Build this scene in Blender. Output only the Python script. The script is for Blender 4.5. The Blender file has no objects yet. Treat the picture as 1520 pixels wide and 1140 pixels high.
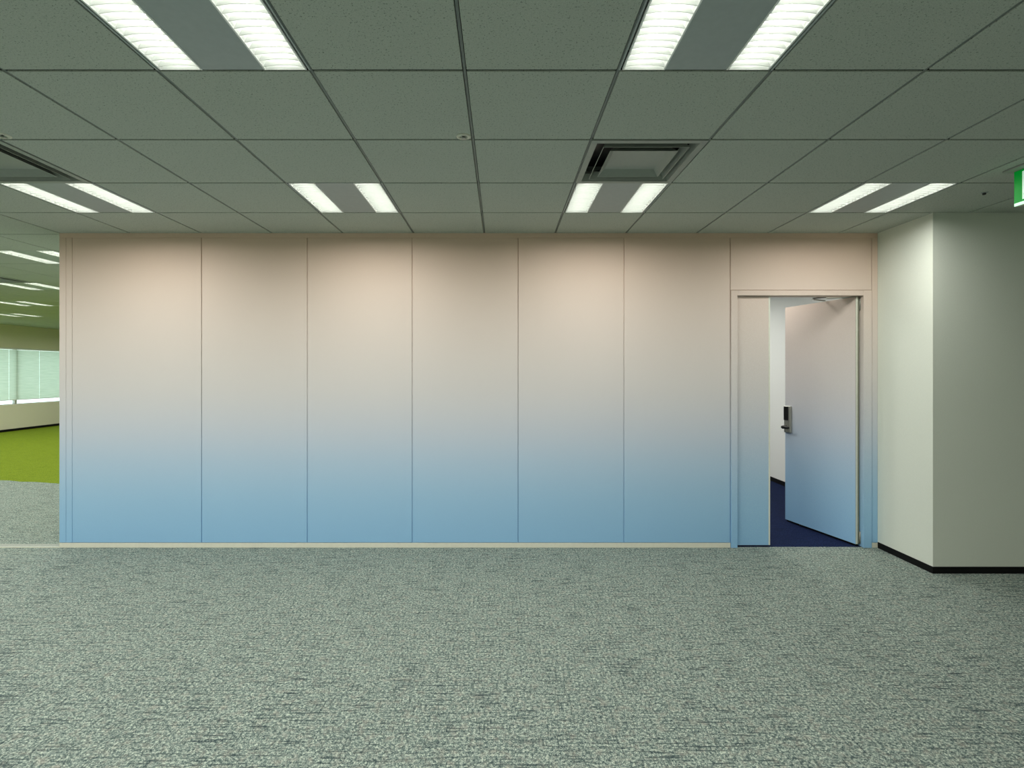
import bpy, bmesh, math, random
from mathutils import Vector, Matrix

random.seed(7)
scene = bpy.context.scene
COL = scene.collection

# ------------------------------------------------------------------ camera
F_PX, VPX, VPY = 766.0, 744.0, 552.0          # focal length and vanishing point in the 1520 x 1140 frame
EYE = 1.49                                    # eye height
H = EYE + 1.176                               # ceiling height
cam = bpy.data.cameras.new('camera')
cam.sensor_width = 36.0
cam.lens = 36.0 * F_PX / 1520.0
cam.shift_x = (760.0 - VPX) / 1520.0
cam.shift_y = -(570.0 - VPY) / 1520.0
cam.clip_start = 0.05
cam_ob = bpy.data.objects.new('camera', cam)
cam_ob.location = (0, 0, EYE)
cam_ob.rotation_euler = (math.radians(90), 0, 0)
COL.objects.link(cam_ob)
scene.camera = cam_ob

# ------------------------------------------------------------------ world, exposure
world = bpy.data.worlds.new('overcast_day')
scene.world = world
world.use_nodes = True
bg = world.node_tree.nodes['Background']
bg.inputs['Color'].default_value = (0.90, 0.97, 1.0, 1)
bg.inputs['Strength'].default_value = 2.6
vs = scene.view_settings
vs.view_transform = 'Standard'
vs.look = 'None'
vs.exposure = 0.0
vs.gamma = 1.0
vs.use_curve_mapping = False
scene.cycles.use_denoising = True
scene.cycles.max_bounces = 10
scene.cycles.diffuse_bounces = 6
scene.cycles.sample_clamp_indirect = 6.0

LAMP_W = 7.7                                 # watts of each of a fixture's two strips
LAMP_RGB = (1.0, 1.0, 0.95)

# ------------------------------------------------------------------ helpers
def srgb(r, g, b):
    def f(c):
        c /= 255.0
        return c / 12.92 if c <= 0.04045 else ((c + 0.055) / 1.055) ** 2.4
    return (f(r), f(g), f(b), 1.0)

def link(name, me, mat=None, parent=None, loc=None):
    o = bpy.data.objects.new(name, me)
    COL.objects.link(o)
    if mat and me and not me.materials:
        me.materials.append(mat)
    if parent:
        o.parent = parent
    if loc:
        o.location = loc
    return o

def tag(o, label=None, cat=None, group=None, kind=None):
    if label: o['label'] = label
    if cat: o['category'] = cat
    if group: o['group'] = group
    if kind: o['kind'] = kind
    return o

def empty(name, loc=(0, 0, 0), rz=0.0, parent=None):
    o = bpy.data.objects.new(name, None)
    o.empty_display_size = 0.1
    o.location = loc
    o.rotation_euler = (0, 0, rz)
    COL.objects.link(o)
    if parent: o.parent = parent
    return o

def bm_box(bm, x0, x1, y0, y1, z0, z1, bevel=0.0):
    vs_ = [bm.verts.new(p) for p in ((x0,y0,z0),(x1,y0,z0),(x1,y1,z0),(x0,y1,z0),(x0,y0,z1),(x1,y0,z1),(x1,y1,z1),(x0,y1,z1))]
    fs = [bm.faces.new([vs_[i] for i in f]) for f in ((3,2,1,0),(4,5,6,7),(0,1,5,4),(1,2,6,5),(2,3,7,6),(3,0,4,7))]
    if bevel:
        es = list({e for f in fs for e in f.edges})
        bmesh.ops.bevel(bm, geom=es, offset=bevel, segments=1, affect='EDGES')

def to_mesh(bm, name, smooth=False):
    bmesh.ops.recalc_face_normals(bm, faces=bm.faces[:])
    me = bpy.data.meshes.new(name)
    bm.to_mesh(me)
    bm.free()
    if smooth:
        for p in me.polygons: p.use_smooth = True
    return me

def box(name, x0, x1, y0, y1, z0, z1, mat, parent=None, bevel=0.0):
    bm = bmesh.new()
    bm_box(bm, x0, x1, y0, y1, z0, z1, bevel)
    return link(name, to_mesh(bm, name), mat, parent)

def boxes(name, lst, mat, parent=None, bevel=0.0):
    bm = bmesh.new()
    for b in lst: bm_box(bm, *b, bevel)
    return link(name, to_mesh(bm, name), mat, parent)

def lathe_mesh(name, prof, seg=28, smooth=True):
    bm = bmesh.new()
    rings = []
    for r, z in prof:
        rings.append([bm.verts.new((r*math.cos(2*math.pi*k/seg), r*math.sin(2*math.pi*k/seg), z)) for k in range(seg)])
    for a, b in zip(rings, rings[1:]):
        for k in range(seg):
            bm.faces.new((a[k], a[(k+1) % seg], b[(k+1) % seg], b[k]))
    bm.faces.new(rings[0]); bm.faces.new(rings[-1])
    return to_mesh(bm, name, smooth)

def bar_mesh(name, a, b, w, h):
    a, b = Vector(a), Vector(b)
    d = (b - a); L = d.length; d.normalize()
    side = d.cross(Vector((0, 0, 1))).normalized() * (w / 2)
    up = side.cross(d).normalized() * (h / 2)
    bm = bmesh.new()
    v = [bm.verts.new(p + sx*side + sz*up) for p in (a, b) for sx, sz in ((-1,-1),(1,-1),(1,1),(-1,1))]
    for f in ((0,1,2,3),(7,6,5,4),(0,4,5,1),(1,5,6,2),(2,6,7,3),(3,7,4,0)):
        bm.faces.new([v[i] for i in f])
    bmesh.ops.bevel(bm, geom=bm.edges[:], offset=min(w, h)*0.18, segments=1, affect='EDGES')
    return to_mesh(bm, name)

# ------------------------------------------------------------------ materials
class Mat:
    def __init__(s, name):
        s.m = bpy.data.materials.new(name)
        s.m.use_nodes = True
        s.nt = s.m.node_tree
        s.p = s.nt.nodes['Principled BSDF']
    def n(s, kind, **kw):
        nd = s.nt.nodes.new(kind)
        for k, v in kw.items(): setattr(nd, k, v)
        return nd
    def l(s, a, b): s.nt.links.new(a, b)
    def pos(s):
        return s.n('ShaderNodeNewGeometry').outputs['Position']
    def mapping(s, vec, scale):
        mp = s.n('ShaderNodeMapping')
        mp.inputs['Scale'].default_value = scale
        s.l(vec, mp.inputs['Vector'])
        return mp.outputs['Vector']
    def noise(s, vec, scale, detail=2.0, rough=0.5):
        nd = s.n('ShaderNodeTexNoise')
        nd.inputs['Scale'].default_value = scale
        nd.inputs['Detail'].default_value = detail
        nd.inputs['Roughness'].default_value = rough
        s.l(vec, nd.inputs['Vector'])
        return nd.outputs['Fac']
    def ramp(s, fac, stops, interp='LINEAR'):
        nd = s.n('ShaderNodeValToRGB')
        nd.color_ramp.interpolation = interp
        els = nd.color_ramp.elements
        while len(els) < len(stops): els.new(0.5)
        for e, (p, c) in zip(els, stops):
            e.position = p
            e.color = c if len(c) == 4 else (*c, 1)
        s.l(fac, nd.inputs['Fac'])
        return nd.outputs['Color']
    def mix(s, fac, a, b, blend='MIX'):
        nd = s.n('ShaderNodeMix', data_type='RGBA', blend_type=blend)
        for sock, val in ((nd.inputs[0], fac), (nd.inputs[6], a), (nd.inputs[7], b)):
            if hasattr(val, 'links'): s.l(val, sock)
            else: sock.default_value = val
        return nd.outputs[2]
    def math(s, op, a, b=0.0):
        nd = s.n('ShaderNodeMath', operation=op)
        for sock, val in zip(nd.inputs, (a, b)):
            if hasattr(val, 'links'): s.l(val, sock)
            else: sock.default_value = val
        return nd.outputs[0]
    def bump(s, h, strength, dist):
        nd = s.n('ShaderNodeBump')
        nd.inputs['Strength'].default_value = strength
        nd.inputs['Distance'].default_value = dist
        s.l(h, nd.inputs['Height'])
        s.l(nd.outputs['Normal'], s.p.inputs['Normal'])
    def base(s, c):
        if hasattr(c, 'links'): s.l(c, s.p.inputs['Base Color'])
        else: s.p.inputs['Base Color'].default_value = c
    def rough(s, r, spec=0.5):
        s.p.inputs['Roughness'].default_value = r
        s.p.inputs['Specular IOR Level'].default_value = spec

def simple(name, rgb, rough=0.5, spec=0.4, metal=0.0, grain=0.03, gscale=40.0):
    m = Mat(name)
    c = srgb(*rgb)
    nz = m.noise(m.pos(), gscale, 3.0)
    lo = tuple(max(0, x * (1 - grain)) for x in c[:3]) + (1,)
    hi = tuple(min(1, x * (1 + grain)) for x in c[:3]) + (1,)
    m.base(m.ramp(nz, [(0.3, lo), (0.7, hi)]))
    m.rough(rough, spec)
    m.p.inputs['Metallic'].default_value = metal
    return m.m

def make_carpet(name, dark, mid, light, warm):
    m = Mat(name)
    pos = m.pos()
    fine = m.noise(pos, 185.0, 2.0, 0.7)
    med = m.noise(pos, 76.0, 2.0, 0.6)
    sx = m.noise(m.mapping(pos, (5.5, 105.0, 1.0)), 1.0, 2.0, 0.6)       # yarn runs across the room
    sy = m.noise(m.mapping(pos, (95.0, 8.0, 1.0)), 1.0, 2.0, 0.6)        # yarn runs along the room
    big = m.noise(pos, 1.6, 2.0, 0.5)
    h = m.math('ADD', m.math('MULTIPLY', fine, 0.55), m.math('MULTIPLY', med, 0.45))
    col = m.ramp(h, [(0.37, dark), (0.50, mid), (0.61, light)])
    hue = m.noise(pos, 23.0, 3.0, 0.7)
    col = m.mix(m.math('MULTIPLY', m.ramp(hue, [(0.50, (0, 0, 0)), (0.70, (1, 1, 1))]), 0.45), col, warm)
    dx = m.ramp(sx, [(0.56, (0, 0, 0)), (0.63, (1, 1, 1))])
    dy = m.ramp(sy, [(0.59, (0, 0, 0)), (0.68, (1, 1, 1))])
    keep = m.ramp(big, [(0.35, (0.55, 0.55, 0.55)), (0.65, (1, 1, 1))])
    col = m.mix(m.math('MULTIPLY', m.math('MULTIPLY', dx, 0.82), keep), col, dark)
    col = m.mix(m.math('MULTIPLY', dy, 0.5), col, dark)
    m.base(col)
    m.rough(0.95, 0.1)
    hh = m.math('SUBTRACT', h, m.math('MULTIPLY', m.math('ADD', dx, dy), 0.18))
    m.bump(hh, 0.75, 0.012)
    return m.m

M = {}
M['carpet'] = make_carpet('grey_loop_carpet', srgb(40, 57, 63), srgb(122, 137, 130), srgb(202, 210, 194), srgb(164, 157, 144))
M['green_carpet'] = make_carpet('green_carpet', srgb(80, 100, 14), srgb(112, 132, 26), srgb(134, 150, 42), srgb(126, 138, 36))
M['navy_carpet'] = make_carpet('navy_carpet', srgb(10, 18, 40), srgb(20, 32, 66), srgb(34, 48, 86), srgb(26, 36, 70))

def film():
    m = Mat('graduated_wall_film')
    pos = m.pos()
    sep = m.n('ShaderNodeSeparateXYZ'); m.l(pos, sep.inputs[0])
    z = m.math('DIVIDE', sep.outputs['Z'], H)
    z = m.math('ADD', z, m.math('MULTIPLY', m.math('SUBTRACT', m.noise(pos, 420.0, 2.0), 0.5), 0.05))
    c = m.ramp(z, [(0.0, srgb(144, 190, 229)), (0.15, srgb(157, 196, 227)), (0.27, srgb(178, 201, 223)), (0.38, srgb(200, 204, 214)), (0.50, srgb(211, 206, 204)), (0.66, srgb(213, 201, 193)), (0.84, srgb(216, 196, 182)), (1.0, srgb(228, 196, 174))], 'B_SPLINE')
    g = m.noise(pos, 260.0, 2.0)
    c = m.mix(0.10, c, m.ramp(g, [(0.3, (0.25, 0.27, 0.25)), (0.7, (0.95, 0.95, 0.92))]), 'OVERLAY')
    m.base(c)
    m.rough(0.55, 0.25)
    m.bump(g, 0.06, 0.002)
    return m.m
M['film'] = film()

def tile_mat():
    m = Mat('mineral_ceiling_tile')
    pos = m.pos()
    sp = m.noise(pos, 135.0, 2.0, 0.6)
    gr = m.noise(pos, 320.0, 2.0, 0.6)
    pits = m.ramp(sp, [(0.33, (1, 1, 1)), (0.39, (0, 0, 0))])
    c = m.ramp(gr, [(0.35, srgb(172, 179, 169)), (0.65, srgb(192, 198, 188))])
    c = m.mix(m.math('MULTIPLY', pits, 0.6), c, srgb(70, 78, 72))
    m.base(c)
    m.rough(0.95, 0.1)
    m.bump(m.math('ADD', sp, m.math('MULTIPLY', gr, 0.4)), 0.35, 0.004)
    return m.m
M['tile'] = tile_mat()

def paint(name, rgb):
    m = Mat(name)
    pos = m.pos()
    g = m.noise(pos, 190.0, 3.0, 0.6)
    c = srgb(*rgb)
    m.base(m.ramp(g, [(0.3, tuple(x*0.95 for x in c[:3]) + (1,)), (0.7, c)]))
    m.rough(0.8, 0.2)
    m.bump(g, 0.12, 0.002)
    return m.m
M['white_wall'] = paint('white_wall_paper', (226, 230, 218))
M['inner_wall'] = paint('inner_wall_lit_paint', (246, 247, 242))  # whiter copy of the wall white, brighter light of the inner room put into colour
M['far_wall'] = paint('far_wall_paper', (224, 220, 198))
M['dark'] = simple('ceiling_void', (14, 15, 14), 0.9, 0.1)
M['runner'] = simple('runner_metal', (116, 124, 119), 0.5, 0.4)
M['black_base'] = simple('black_vinyl', (10, 10, 11), 0.6, 0.2)
M['base_strip'] = simple('cream_base_strip', (226, 224, 208), 0.45, 0.4)
M['alu'] = simple('aluminium', (176, 178, 171), 0.38, 0.5, 0.3)
M['white_metal'] = simple('white_enamel', (228, 232, 226), 0.4, 0.4)
M['plate'] = simple('grey_enamel_plate', (164, 173, 172), 0.45, 0.4)
M['vent'] = simple('vent_enamel', (152, 158, 150), 0.5, 0.4)
M['edge'] = simple('door_edge', (224, 226, 212), 0.5, 0.3)
M['core'] = simple('door_edge_shade', (132, 134, 116), 0.6, 0.3)  # olive grey stands in for the shaded jamb reveal beside the leaf
M['track'] = simple('floor_track_grey', (148, 153, 144), 0.7, 0.2, grain=0.12, gscale=90.0)
M['black'] = simple('black_plastic', (14, 14, 15), 0.3, 0.5)
M['silver'] = simple('satin_silver', (168, 168, 160), 0.35, 0.5, 0.6)
M['steel'] = simple('door_closer_steel', (150, 152, 146), 0.35, 0.5, 0.7)
M['dark_steel'] = simple('closer_link_steel', (84, 88, 82), 0.4, 0.5, 0.6)
M['white_plastic'] = simple('ivory_plastic', (214, 214, 198), 0.45, 0.4)

def louvre_mat():
    m = Mat('louvre_white')
    g = m.noise(m.pos(), 60.0)
    m.base(m.ramp(g, [(0.3, (0.84, 0.86, 0.84)), (0.7, (0.90, 0.91, 0.89))]))
    m.rough(0.35, 0.5)
    tr = m.n('ShaderNodeBsdfTranslucent'); tr.inputs['Color'].default_value = (0.88, 0.9, 0.87, 1)
    mx = m.n('ShaderNodeMixShader'); mx.inputs[0].default_value = 0.35
    m.l(m.p.outputs[0], mx.inputs[1]); m.l(tr.outputs[0], mx.inputs[2])
    m.l(mx.outputs[0], m.nt.nodes['Material Output'].inputs['Surface'])
    return m.m
M['louvre'] = louvre_mat()
M['tray'] = simple('reflector_white', (244, 246, 243), 0.4, 0.4, grain=0.01)

def emit(name, rgb, strength):
    m = Mat(name)
    g = m.noise(m.pos(), 30.0)
    c = m.ramp(g, [(0.3, tuple(x*0.97 for x in rgb[:3]) + (1,)), (0.7, (*rgb[:3], 1))])
    m.base(c)
    m.l(c, m.p.inputs['Emission Color'])
    m.p.inputs['Emission Strength'].default_value = strength
    return m.m
M['tube'] = emit('lamp_tube', LAMP_RGB, 4.9)
M['sign_green'] = emit('sign_green', srgb(0, 130, 40)[:3], 0.6)
M['sign_green'].node_tree.nodes['Principled BSDF'].inputs['Specular IOR Level'].default_value = 0.1
M['sign_white'] = emit('sign_white', (0.6, 0.9, 0.7), 0.5)

def blind_mat():
    m = Mat('blind_fabric')
    g = m.noise(m.mapping(m.pos(), (3, 3, 40)), 1.0, 2.0)
    c = m.ramp(g, [(0.3, srgb(204, 220, 204)), (0.7, srgb(220, 232, 218))])
    m.base(c)
    m.rough(0.7, 0.2)
    tr = m.n('ShaderNodeBsdfTranslucent'); m.l(c, tr.inputs['Color'])
    mx = m.n('ShaderNodeMixShader'); mx.inputs[0].default_value = 0.38
    out = m.nt.nodes['Material Output']
    m.l(m.p.outputs[0], mx.inputs[1]); m.l(tr.outputs[0], mx.inputs[2]); m.l(mx.outputs[0], out.inputs['Surface'])
    return m.m
M['blind'] = blind_mat()

def glass_mat():
    m = Mat('window_glass')
    t = m.n('ShaderNodeBsdfTransparent'); t.inputs['Color'].default_value = (0.90, 0.96, 0.94, 1)
    g = m.n('ShaderNodeBsdfGlossy'); g.inputs['Roughness'].default_value = 0.02
    mx = m.n('ShaderNodeMixShader'); mx.inputs[0].default_value = 0.06
    m.l(t.outputs[0], mx.inputs[1]); m.l(g.outputs[0], mx.inputs[2])
    m.l(mx.outputs[0], m.nt.nodes['Material Output'].inputs['Surface'])
    return m.m
M['glass'] = glass_mat()

# ------------------------------------------------------------------ plan (x to the right, y away from the camera)
XL, XR = -12.30, 5.60                 # side walls
YB, YF = -4.20, 17.0                  # behind the camera, far end
YP, YPB = 4.373, 4.473                # partition front and back
PXL, PXR = -3.745, 3.191              # partition ends
X0, Y0, T = -0.143, 2.015, 0.6        # ceiling grid
YC = 3.815                            # front of the white pier
VOID = H + 0.15

# floor
def poly(name, pts, z, mat):
    bm = bmesh.new()
    top = [bm.verts.new((x, y, z)) for x, y in pts]
    bot = [bm.verts.new((x, y, z - 0.05)) for x, y in pts]
    bm.faces.new(top); bm.faces.new(bot[::-1])
    n = len(pts)
    for i in range(n):
        bm.faces.new((top[i], bot[i], bot[(i+1) % n], top[(i+1) % n]))
    return link(name, to_mesh(bm, name), mat)
GB0, GB1 = (XL, 8.20), (PXL, 6.45)                # edge of the green carpet
edge = []
for k in range(41):
    t = k / 40.0
    edge.append((GB1[0] + (GB0[0]-GB1[0])*t, GB1[1] + (GB0[1]-GB1[1])*t + (0.018*math.sin(k*2.3) if 0 < k < 40 else 0)))
fl = poly('floor', [(XL, YB), (XR, YB), (XR, YP + 0.02), (PXL, YP + 0.02)] + edge, 0.0, M['carpet'])
tag(fl, 'grey green loop carpet with dark dashed yarns', kind='structure')
fg = poly('floor_green', [(PXL, YF)] + [(XL, YF)] + edge[::-1], 0.0, M['green_carpet'])
tag(fg, 'bright green carpet beyond the end of the wall', kind='structure')
fn = poly('floor_inner', [(PXL, YP + 0.02), (3.80, YP + 0.02), (3.80, 9.6), (PXL, 9.6)], 0.0, M['navy_carpet'])
tag(fn, 'dark navy carpet seen through the open door', kind='structure')

# outer walls
def wall(name, x0, x1, y0, y1, label, mat, z0=0.0, z1=None):
    return tag(box(name, x0, x1, y0, y1, z0, VOID + 0.02 if z1 is None else z1, mat), label, kind='structure')
wall('wall_rear', XL, XR, YB - 0.1, YB, 'white wall behind the viewpoint', M['white_wall'])
wall('wall_far_right', XR, XR + 0.1, YB, YC, 'white side wall out of frame', M['white_wall'])
wall('wall_far_end', XL, PXL, YF, YF + 0.1, 'far end wall of the green carpet area', M['far_wall'])

# ------------------------------------------------------------------ partition: wall_back
wb = empty('wall_back', (0, YP, 0))
tag(wb, 'long panelled wall fading from blue at the floor to pinkish beige', kind='structure')
def wpart(name, x0, x1, z0, z1, mat='film', front=YP, depth=0.010, bevel=0.0012):
    o = box(name, x0, x1, front - YP, front - YP + depth, z0, z1, M[mat], wb, bevel)
    return o
PZ0, PZ1 = 0.044, H - 0.040
seams = [-3.637, -2.540, -1.644, -0.754, 0.143, 1.039, 1.941]
g = 0.0028
wpart('end_post', PXL, -3.690, PZ0, PZ1)
wpart('end_post', -3.6875, -3.637 - 0.001, PZ0, PZ1)
for a, b in zip(seams, seams[1:]):
    wpart('wall_panel', a + g, b - g, PZ0, PZ1)
wpart('wall_panel', 1.941 + g, 3.140 - g, 2.184, PZ1)
wpart('wall_panel', 3.140 + g, PXR - 0.001, PZ0, PZ1)
wpart('top_rail', PXL, PXR - 0.001, PZ1 + 0.001, H)
wpart('base_strip', PXL, 1.943, 0.0, PZ0 - 0.004, 'base_strip')
wpart('base_strip', 3.142, PXR - 0.001, 0.0, PZ0 - 0.004, 'base_strip')
# core behind the panels, open at the doorway
cy0, cy1 = 0.0105, YPB - YP
boxes('wall_core', [(PXL + 0.004, 1.95, cy0, cy1, 0.0, VOID), (1.95, 3.13, cy0, cy1, 2.181, VOID), (3.13, PXR - 0.001, cy0, cy1, 0.0, VOID)], M['film'], wb)
wi = wall('wall_inner_left', PXL, PXL + 0.10, YPB, YF, 'side of the panelled room', M['white_wall'])
wall('wall_inner_right', 3.70, 3.80, YPB, 9.60, 'white wall of the inner room seen through the door', M['inner_wall'])
wall('wall_inner_back', PXL + 0.10, 3.70, 9.50, 9.60, 'far wall of the inner room', M['inner_wall'])
tag(box('baseboard_inner', 3.690, 3.6995, YPB + 0.002, 9.499, 0.0, 0.055, M['black_base']), 'black skirting of the inner room', kind='structure')

# white pier on the right: wall_right
wall('wall_right', PXR, XR + 0.1, YC, YPB, 'white pier beside the door with a bright side face', M['white_wall'])
tag(boxes('baseboard_right', [(PXR - 0.005, XR, YC - 0.005, YC - 0.0005, 0.0, 0.050), (PXR - 0.005, PXR - 0.0005, YC - 0.0005, YP - 0.006, 0.0, 0.050)], M['black_base']), 'black skirting around the white pier', kind='structure')

# floor strip running on from the partition
st = box('trim_floor', XL + 0.01, PXL - 0.001, YP - 0.001, YP + 0.004, 0.0, 0.006, M['base_strip'])
box('track_bed', XL + 0.01, PXL - 0.001, YP + 0.0042, YP + 0.085, 0.0, 0.004, M['track'], st)
tag(st, 'pale metal floor strip in line with the wall', kind='structure')

# ------------------------------------------------------------------ door frame and leaves
fr = empty('trim_door_frame', (0, YP, 0))
tag(fr, 'slim door frame finished like the wall panels', kind='structure')
JF = YP - 0.006
def fpart(name, x0, x1, y0, y1, z0, z1, mat='film'):
    return box(name, x0, x1, y0 - YP, y1 - YP, z0, z1, M[mat], fr, 0.0012)
fpart('frame_post', 1.9465, 2.000, JF, YPB + 0.004, 0.0, 2.180)
fpart('frame_post', 3.068, 3.1365, JF, YPB + 0.004, 0.0, 2.180)
fpart('frame_head', 2.0005, 3.0675, JF, YPB + 0.004, 2.137, 2.180)
fpart('rebate', 3.052, 3.0675, YPB - 0.022, YPB, 0.0, 2.136, 'white_metal')

d2 = empty('door_2', (2.003, 4.398, 0))
tag(d2, 'narrow fixed door leaf left of the doorway', kind='structure')
box('leaf', 0.0, 0.275, 0.0015, 0.037, 0.014, 2.130, M['white_metal'], d2, 0.001)
box('face_panel', 0.0, 0.275, 0.0, 0.0012, 0.014, 2.130, M['film'], d2)
box('meeting_strip', 0.2755, 0.289, -0.001, 0.038, 0.014, 2.130, M['edge'], d2, 0.001)

HX, HY, ANG = 3.024, 4.402, math.radians(104.0)
d1 = empty('door_1', (HX, HY, 0), ANG)
tag(d1, 'door leaf standing open into the inner room', kind='structure')
LW = 0.775
box('leaf', 0.0, LW, -0.036, -0.0015, 0.020, 2.131, M['core'], d1, 0.001)
box('edge_band', -0.0012, -0.0002, -0.019, -0.0015, 0.020, 2.131, M['edge'], d1)
box('face_panel', 0.0022, LW, -0.0013, 0.0, 0.020, 2.131, M['film'], d1)
box('drop_seal', 0.01, LW - 0.01, -0.030, -0.008, 0.004, 0.0195, M['black_base'], d1)
# lock
lk = box('lock_case', 0.688, 0.766, 0.0005, 0.026, 0.890, 1.152, M['silver'], d1, 0.004)
box('keypad', 0.708, 0.764, 0.0262, 0.030, 1.012, 1.146, M['black'], lk, 0.001)
bm = bmesh.new()
r = bmesh.ops.create_cone(bm, cap_ends=True, segments=18, radius1=0.018, radius2=0.016, depth=0.045)
bmesh.ops.transform(bm, verts=r['verts'], matrix=Matrix.Translation((0.735, 0.048, 0.944)) @ Matrix.Rotation(math.radians(-90), 4, 'X'))
bm_box(bm, 0.655, 0.750, 0.060, 0.078, 0.934, 0.955, 0.004)
lev = link('lever', to_mesh(bm, 'lever'), M['black'], lk)
box('thumb_turn', 0.722, 0.748, 0.0262, 0.034, 0.898, 0.922, M['silver'], lk, 0.002)
# door closer: body on the frame side, link to the leaf
inv = (Matrix.Translation((HX, HY, 0)) @ Matrix.Rotation(ANG, 4, 'Z')).inverted()
def world_part(name, me, mat, parent=d1):
    me.transform(inv)
    return link(name, me, mat, parent)
ca = world_part('closer_body', bar_mesh('closer_body', (2.87, 4.56, 2.1505), (3.05, 4.50, 2.1505), 0.045, 0.034), M['white_metal'])
world_part('closer_link', bar_mesh('closer_link', (2.80, 4.64, 2.150), (2.875, 4.56, 2.150), 0.020, 0.010), M['dark_steel'], ca)
world_part('closer_arm', bar_mesh('closer_arm', (2.80, 4.64, 2.142), (2.945, 4.70, 2.137), 0.022, 0.008), M['steel'], ca)
# hinges
for z in (0.075, 2.070):
    me = lathe_mesh('hinge', [(0.006, -0.05), (0.006, 0.05)], 12)
    o = link('hinge', me, M['silver'], d1, (-0.005, -0.040, z))
# floor door stop
tag(link('door_stop', lathe_mesh('door_stop', [(0.024, 0.0), (0.024, 0.01), (0.019, 0.03), (0.012, 0.034)], 18), M['black'], None, (2.905, 4.985, 0.0)),
    'small black door stop on the navy carpet under the open door', 'door stop')

# ------------------------------------------------------------------ left window wall
WZ0, WZ1 = 0.665, 2.10
WY0, WY1 = 9.50, 16.3
wl = empty('wall_left', (XL, 0, 0))
tag(wl, 'cream window wall beyond the green carpet', kind='structure')
TH = 0.28
boxes('wall_body', [(-TH, 0, YB, YF, 0, WZ0), (-TH, 0, YB, YF, WZ1, VOID), (-TH, 0, YB, WY0, WZ0, WZ1), (-TH, 0, WY1, YF, WZ0, WZ1)], M['far_wall'], wl)
tag(box('baseboard_left', XL + 0.0005, XL + 0.008, YB, YF, 0.0, 0.060, M['black_base']), 'black skirting under the blinds', kind='structure')
w1 = empty('window_1', (XL - 0.10, 0, 0))
tag(w1, 'long strip window behind pale blinds', kind='structure')
panes = [9.50, 11.45, 13.15, 14.85, 16.30]
boxes('window_frame', [(-0.03, 0.03, WY0, WY1, WZ0, WZ0 + 0.014), (-0.03, 0.03, WY0, WY1, WZ1 - 0.03, WZ1), (-0.03, 0.03, WY0, WY0 + 0.03, WZ0, WZ1), (-0.03, 0.03, WY1 - 0.03, WY1, WZ0, WZ1)], M['alu'], w1)
for y in panes[1:-1]:
    box('mullion', -0.03, 0.03, y - 0.03, y + 0.03, WZ0 + 0.014, WZ1 - 0.03, M['alu'], w1)
for a, b in zip(panes, panes[1:]):
    box('pane', -0.004, 0.004, a + 0.031, b - 0.031, WZ0 + 0.0145, WZ1 - 0.031, M['glass'], w1)
# blinds, one behind the other along the window
bx = XL - 0.035
pitch = 0.855
by = 12.90 - 4 * pitch + 0.03
n_bl = 0
while by + pitch < WY1:
    o = empty('window_blind', (bx, by, 0))
    y0_, y1_ = 0.0025, pitch - 0.0025
    box('head_rail', -0.02, 0.02, y0_, y1_, WZ1 - 0.045, WZ1 - 0.002, M['white_metal'], o)
    bm = bmesh.new()
    z = 0.800
    while z < WZ1 - 0.05:
        v = [bm.verts.new(p) for p in ((0.004, y0_, z - 0.0135), (0.004, y1_, z - 0.0135), (-0.005, y1_, z + 0.0135), (-0.005, y0_, z + 0.0135))]
        bm.faces.new(v)
        z += 0.0225
    me = to_mesh(bm, 'slats')
    sl = link('slats', me, M['blind'], o); sl['kind'] = 'stuff'
    box('bottom_rail', -0.012, 0.012, y0_, y1_, 0.772, 0.790, M['white_metal'], o)
    cen = by + pitch / 2
    px = VPX + F_PX * XL / cen
    if n_bl == 3: lab = 'pale green slatted window blind cut by the left edge of the picture'
    elif n_bl == 4: lab = 'pale green slatted window blind, whole one in the middle of the window'
    elif n_bl == 5: lab = 'pale green slatted window blind half hidden by the blue and beige wall'
    else: lab = 'pale slatted window blind out of view along the window'
    tag(o, lab, 'blind', 'blinds along the strip window')
    by += pitch
    n_bl += 1

# ------------------------------------------------------------------ ceiling
def in_zone(x, y):                # is there open ceiling here (inside the building)
    return XL - T < x < XR and YB - T < y < YF and not (x > 3.8 and y > 4.6) and not (x > PXL + 0.3 and y > 9.8)
LAMP_M = [-7, -4, -1, 2]
lamps = [(a, m) for m in LAMP_M for a in (-14, -11, -8, -5, -2, 1, 4) if not (a == 4 and m < 2)]
lamps += [(a, m) for m in (5, 8, 11, 14) for a in (-17, -14, -11, -8)]
lamps += [(-20, 8), (-20, 11), (-20, 14), (-17, 17), (-14, 17), (-17, 20)]  # unseen fixtures added to brighten the far window wall
lamps += [(a, m) for m in (5, 8, 11) for a in (1, 4)]
vents = [(1, 1), (-5, 1), (-11, 7)]
taken = set(lamps) | set(vents)

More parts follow.
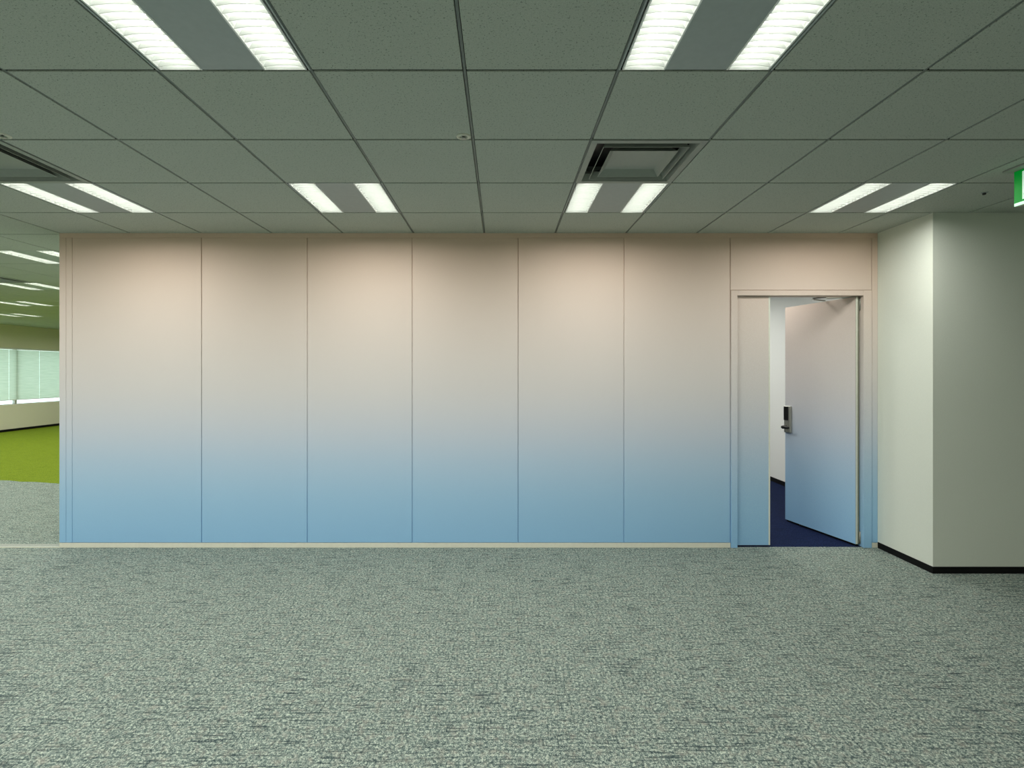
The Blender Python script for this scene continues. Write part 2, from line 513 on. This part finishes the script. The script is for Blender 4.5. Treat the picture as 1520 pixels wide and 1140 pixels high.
cl = box('ceiling', XL - 0.3, XR + 0.1, YB - 0.1, YF + 0.1, VOID, VOID + 0.05, M['dark'])
tag(cl, 'grey green suspended ceiling of square mineral tiles', kind='structure')
bm = bmesh.new()
bm_box(bm, -0.292, 0.292, -0.2935, 0.2935, 0.0, 0.016, 0.0015)
tile_me = to_mesh(bm, 'ceiling_tile'); tile_me.materials.append(M['tile'])
rest = bmesh.new()
for a in range(-21, 10):
    for m in range(-11, 26):
        if (a, m) in taken: continue
        cx, cy = X0 + T*(a + .5), Y0 + T*(m + .5)
        if not in_zone(cx, cy): continue
        ratio = cx / cy if cy > 0 else 99
        seen = (0.9 < cy < 4.5 and abs(ratio) < 1.22) or (cy >= 4.5 and cx < PXL + 0.2 and -1.10 < ratio < -0.78 and cy < 15)
        x0_, x1_ = cx - 0.292, cx + 0.292
        if seen:
            link('ceiling_tile', tile_me, None, cl, (cx, cy, H))
        else:
            bm_box(rest, max(cx - 0.292, XL), min(cx + 0.292, XR), cy - 0.2935, cy + 0.2935, H, H + 0.016)
o = link('tile_field', to_mesh(rest, 'tile_field'), M['tile'], cl); o['kind'] = 'stuff'
for a in range(-20, 10):
    x = X0 + T*a
    if x > XR - 0.02 or x < XL + 0.02: continue
    box('runner', x - 0.0050, x + 0.0050, YB, YF, H + 0.004, H + 0.03, M['runner'], cl)

for m in range(-10, 25):
    y = Y0 + T*m
    if YB < y < YF:
        box('gap_shade_bar', XL, XR, y - 0.0045, y + 0.0045, H + 0.0055, H + 0.02, M['dark'], cl)  # near-black bars added so the open row gaps look shaded

# ------------------------------------------------------------------ ceiling lights
SW = 0.160                     # width of a louvred strip
SC = 0.203                     # strip centre from the fixture centre
DZ = 0.075                     # depth of the reflector
def louvre_frame():
    bm = bmesh.new()
    w = SW/2
    L = 0.2945
    for s in (-1, 1):          # sloping side reflectors
        v = [bm.verts.new(p) for p in ((s*w, -L, 0.0), (s*w, L, 0.0), (s*w*0.62, L, DZ), (s*w*0.62, -L, DZ))]
        bm.faces.new(v)
        v = [bm.verts.new(p) for p in ((-w, s*L, 0.0), (w, s*L, 0.0), (w*0.62, s*L, DZ), (-w*0.62, s*L, DZ))]
        bm.faces.new(v)
    v = [bm.verts.new(p) for p in ((-w*.62, -L, DZ), (w*.62, -L, DZ), (w*.62, L, DZ), (-w*.62, L, DZ))]
    bm.faces.new(v)
    for s in (-1, 1):          # rims
        bm_box(bm, s*w - 0.003, s*w + 0.003, -L, L, -0.001, 0.008)
    return to_mesh(bm, 'louvre_tray')
def blade_mesh():
    bm = bmesh.new()
    n = 8
    w = SW/2 - 0.0015
    rows = []
    for i in range(n + 1):
        t = -1 + 2*i/n
        x = w*t
        zb = 0.001 + 0.007*(1 - t*t)          # arched lower edge
        zt = 0.022
        rows.append([bm.verts.new((x, -0.0012, zb)), bm.verts.new((x, 0.0012, zb)), bm.verts.new((x*0.86, 0.0018, zt)), bm.verts.new((x*0.86, -0.0018, zt))])
    for p, q in zip(rows, rows[1:]):
        for k in range(4):
            bm.faces.new((p[k], p[(k+1) % 4], q[(k+1) % 4], q[k]))
    bm.faces.new(rows[0]); bm.faces.new(rows[-1])
    return to_mesh(bm, 'blade')
tray_me = louvre_frame(); tray_me.materials.append(M['tray'])
blade_me = blade_mesh(); blade_me.materials.append(M['louvre'])
NB = 16
BY = [-0.2945 + 0.589*(k + 0.5)/NB for k in range(NB)]
bm = bmesh.new()
for y in BY:
    b2 = bmesh.new(); b2.from_mesh(blade_me)
    bmesh.ops.translate(b2, verts=b2.verts, vec=(0, y, 0))
    tmp = bpy.data.meshes.new('tmp'); b2.to_mesh(tmp); b2.free()
    bm.from_mesh(tmp); bpy.data.meshes.remove(tmp)
blades_me = to_mesh(bm, 'blades'); blades_me.materials.append(M['louvre'])
bm = bmesh.new()
bmesh.ops.create_cone(bm, cap_ends=True, segments=10, radius1=0.013, radius2=0.013, depth=0.575)
bmesh.ops.rotate(bm, verts=bm.verts, cent=(0, 0, 0), matrix=Matrix.Rotation(math.radians(90), 3, 'X'))
tube_me = to_mesh(bm, 'lamp_tube', True); tube_me.materials.append(M['tube'])
bm = bmesh.new()
bm_box(bm, -(SC - SW/2 - 0.003), SC - SW/2 - 0.003, -0.296, 0.296, 0.001, 0.012, 0.001)
plate_me = to_mesh(bm, 'centre_plate'); plate_me.materials.append(M['plate'])
bm = bmesh.new()
for s in (-1, 1):
    bm_box(bm, s*0.2965 - 0.0035, s*0.2965 + 0.0035, -0.2975, 0.2975, 0.0, 0.02)
bm_box(bm, -0.30, 0.30, -0.2985, 0.2985, DZ + 0.004, DZ + 0.03)
body_me = to_mesh(bm, 'housing'); body_me.materials.append(M['plate'])
ld = bpy.data.lights.new('lamp_strip', 'AREA')
ld.shape = 'RECTANGLE'; ld.size = 0.15; ld.size_y = 0.57
ld.spread = math.radians(171)
ld.energy = LAMP_W
ld.color = LAMP_RGB

LAB = {
 (-2, -1): 'large louvred ceiling light cut by the top edge, on the left',
 (1, -1): 'large louvred ceiling light cut by the top edge, on the right',
 (-5, 2): 'twin strip ceiling light next to the air vent at the far left edge',
 (-2, 2): 'twin strip ceiling light above the second and third wall panels from the left',
 (1, 2): 'twin strip ceiling light touching the square air vent above the wall',
 (4, 2): 'twin strip ceiling light nearest the white pier and the green sign',
 (-8, 5): 'nearest distant ceiling light left of the panelled wall edge',
 (-11, 8): 'second distant ceiling light past the wall end, before the green ceiling',
 (-14, 11): 'third distant ceiling light over the green carpet area',
 (-17, 14): 'farthest distant ceiling light, just above the window wall',
}
for (a, m) in lamps:
    near = (a, m) in LAB and m <= 2
    cx, cy = X0 + T*(a + .5), Y0 + T*(m + .5)
    lt = empty('ceiling_light', (cx, cy, H))
    lab = LAB.get((a, m))
    if lab is None:
        if cx > PXL and cy > YPB: lab = 'ceiling light inside the inner room, out of view behind the wall'
        else: lab = 'unseen ceiling light that helps to light the office'
    tag(lt, lab, 'ceiling light', 'twin strip ceiling lights')
    link('housing', body_me, None, lt)
    link('centre_plate', plate_me, None, lt)
    for s in (-1, 1):
        tr = link('louvre', tray_me, None, lt, (s*SC, 0, 0))
        link('lamp_tube', tube_me, None, tr, (0, 0, DZ - 0.020))
        if near:
            for y in BY:
                link('blade', blade_me, None, tr, (0, y, 0))
        else:
            b_ = link('blades', blades_me, None, tr); b_['kind'] = 'stuff'
        lo = bpy.data.objects.new('lamp_light', ld)
        COL.objects.link(lo)
        lo.parent = tr
        lo.location = (0, 0, -0.003)

# ------------------------------------------------------------------ air vents
def frustum(bm, hb, zb, ht, zt, th=0.003, closed=False):
    def ring(h, z): return [bm.verts.new((sx*h, sy*h, z)) for sx, sy in ((-1,-1),(1,-1),(1,1),(-1,1))]
    a, b = ring(hb, zb), ring(ht, zt)
    c, d = ring(hb + th, zb), ring(ht + th, zt + (th if closed else 0))
    for k in range(4):
        j = (k + 1) % 4
        bm.faces.new((a[k], a[j], b[j], b[k]))
        bm.faces.new((c[j], c[k], d[k], d[j]))
        bm.faces.new((a[k], c[k], c[j], a[j]))
        if not closed: bm.faces.new((b[k], b[j], d[j], d[k]))
    if closed:
        bm.faces.new(b[::-1])
        bm.faces.new(d)
vent_me = []
bm = bmesh.new()
for (x0_, x1_, y0_, y1_) in ((-.297, .297, -.297, -.266), (-.297, .297, .266, .297), (-.297, -.266, -.266, .266), (.266, .297, -.266, .266)):
    bm_box(bm, x0_, x1_, y0_, y1_, -0.003, 0.012)
frustum(bm, 0.264, -0.003, 0.248, 0.040)
vent_me.append(('vent_frame', to_mesh(bm, 'vent_frame'), 'vent'))
bm = bmesh.new(); frustum(bm, 0.222, -0.005, 0.206, 0.034)
vent_me.append(('vent_cone', to_mesh(bm, 'vent_cone'), 'vent'))
bm = bmesh.new(); frustum(bm, 0.178, -0.006, 0.146, 0.026, closed=True)
vent_me.append(('vent_centre', to_mesh(bm, 'vent_centre'), 'vent'))
bm = bmesh.new()
bm_box(bm, -0.285, 0.285, -0.285, 0.285, 0.10, 0.11)
vent_me.append(('vent_duct', to_mesh(bm, 'vent_duct'), 'black'))
vlab = {(1, 1): 'square grey air vent with nested frames above the wall, right of centre',
        (-5, 1): 'square air vent cut by the left edge of the picture',
        (-11, 7): 'small distant air vent past the left end of the wall'}
for (a, m) in vents:
    v = empty('air_vent', (X0 + T*(a + .5), Y0 + T*(m + .5), H))
    tag(v, vlab[(a, m)], 'air vent', 'ceiling air vents')
    for nm, me, mt in vent_me:
        link(nm, me, M[mt], v)

# ------------------------------------------------------------------ sprinkler heads
spr_e = lathe_mesh('escutcheon', [(0.034, 0.006), (0.036, 0.0), (0.036, -0.002), (0.030, -0.005), (0.021, -0.005), (0.019, 0.002), (0.019, 0.006)], 32)
spr_c = lathe_mesh('cup', [(0.0185, 0.010), (0.0185, 0.001), (0.012, 0.001)], 24)
spr_d = lathe_mesh('deflector', [(0.006, 0.004), (0.006, -0.008), (0.013, -0.010), (0.013, -0.012), (0.004, -0.013)], 20)
for (x, y, lab) in ((-0.188, 2.578, 'round flush sprinkler head near the middle of the ceiling'),
                    (-2.480, 2.566, 'round sprinkler head cut by the left edge of the picture')):
    s = empty('sprinkler_head', (x, y, H))
    tag(s, lab, 'sprinkler', 'ceiling sprinkler heads')
    link('escutcheon', spr_e, M['white_plastic'], s)
    link('cup', spr_c, M['black'], s)
    link('deflector', spr_d, M['silver'], s)

# small dark ceiling socket
sk = empty('ceiling_socket', (3.170, 3.387, H))
tag(sk, 'tiny dark socket in the ceiling beside the green sign', 'ceiling socket')
link('rim', lathe_mesh('rim', [(0.020, 0.004), (0.020, -0.002), (0.012, -0.003)], 20), M['plate'], sk)
link('pin', lathe_mesh('pin', [(0.010, 0.0), (0.010, -0.012), (0.006, -0.015)], 16), M['black'], sk)

# ------------------------------------------------------------------ exit sign, hung edge-on along the pier
es = empty('exit_sign', (2.990, 2.905, H))
tag(es, 'green lit exit sign under the ceiling at the right edge', 'exit sign')
# local: face towards -x, y along the sign
box('ceiling_plate', -0.05, 0.06, -0.125, 0.125, -0.012, -0.0005, M['vent'], es, 0.002)
box('sign_body', 0.006, 0.036, -0.105, 0.105, -0.214, -0.012, M['white_plastic'], es, 0.003)
fp = box('sign_face', 0.0, 0.0055, -0.104, 0.104, -0.196, -0.013, M['sign_green'], es, 0.001)
box('light_edge', 0.0, 0.0055, -0.104, 0.104, -0.214, -0.1965, M['sign_white'], es, 0.001)
# doorway and running figure, flat print on the face
def flat(name, pts, x, mat):
    bm = bmesh.new()
    a = [bm.verts.new((x, p[0], p[1])) for p in pts]
    b = [bm.verts.new((x + 0.001, p[0], p[1])) for p in pts]
    bm.faces.new(a); bm.faces.new(b[::-1])
    for i in range(len(pts)):
        j = (i + 1) % len(pts)
        bm.faces.new((a[i], b[i], b[j], a[j]))
    return link(name, to_mesh(bm, name), mat, fp)
flat('doorway_print', [(-0.06, -0.185), (0.055, -0.185), (0.055, -0.025), (-0.06, -0.025)], -0.0012, M['sign_white'])
fig = [(0.000, -0.062), (0.028, -0.072), (0.040, -0.100), (0.030, -0.104), (0.020, -0.086), (0.010, -0.084), (0.012, -0.112),
       (0.034, -0.128), (0.046, -0.160), (0.034, -0.164), (0.022, -0.138), (-0.004, -0.126), (-0.018, -0.150), (-0.046, -0.152), (-0.046, -0.140), (-0.026, -0.138),
       (-0.014, -0.110), (-0.012, -0.086), (-0.028, -0.096), (-0.036, -0.088), (-0.016, -0.068)]
flat('figure_print', fig, -0.0025, M['sign_green'])
flat('head_print', [(-0.006 + 0.012*math.cos(k*math.pi/6), -0.046 + 0.012*math.sin(k*math.pi/6)) for k in range(12)], -0.0025, M['sign_green'])
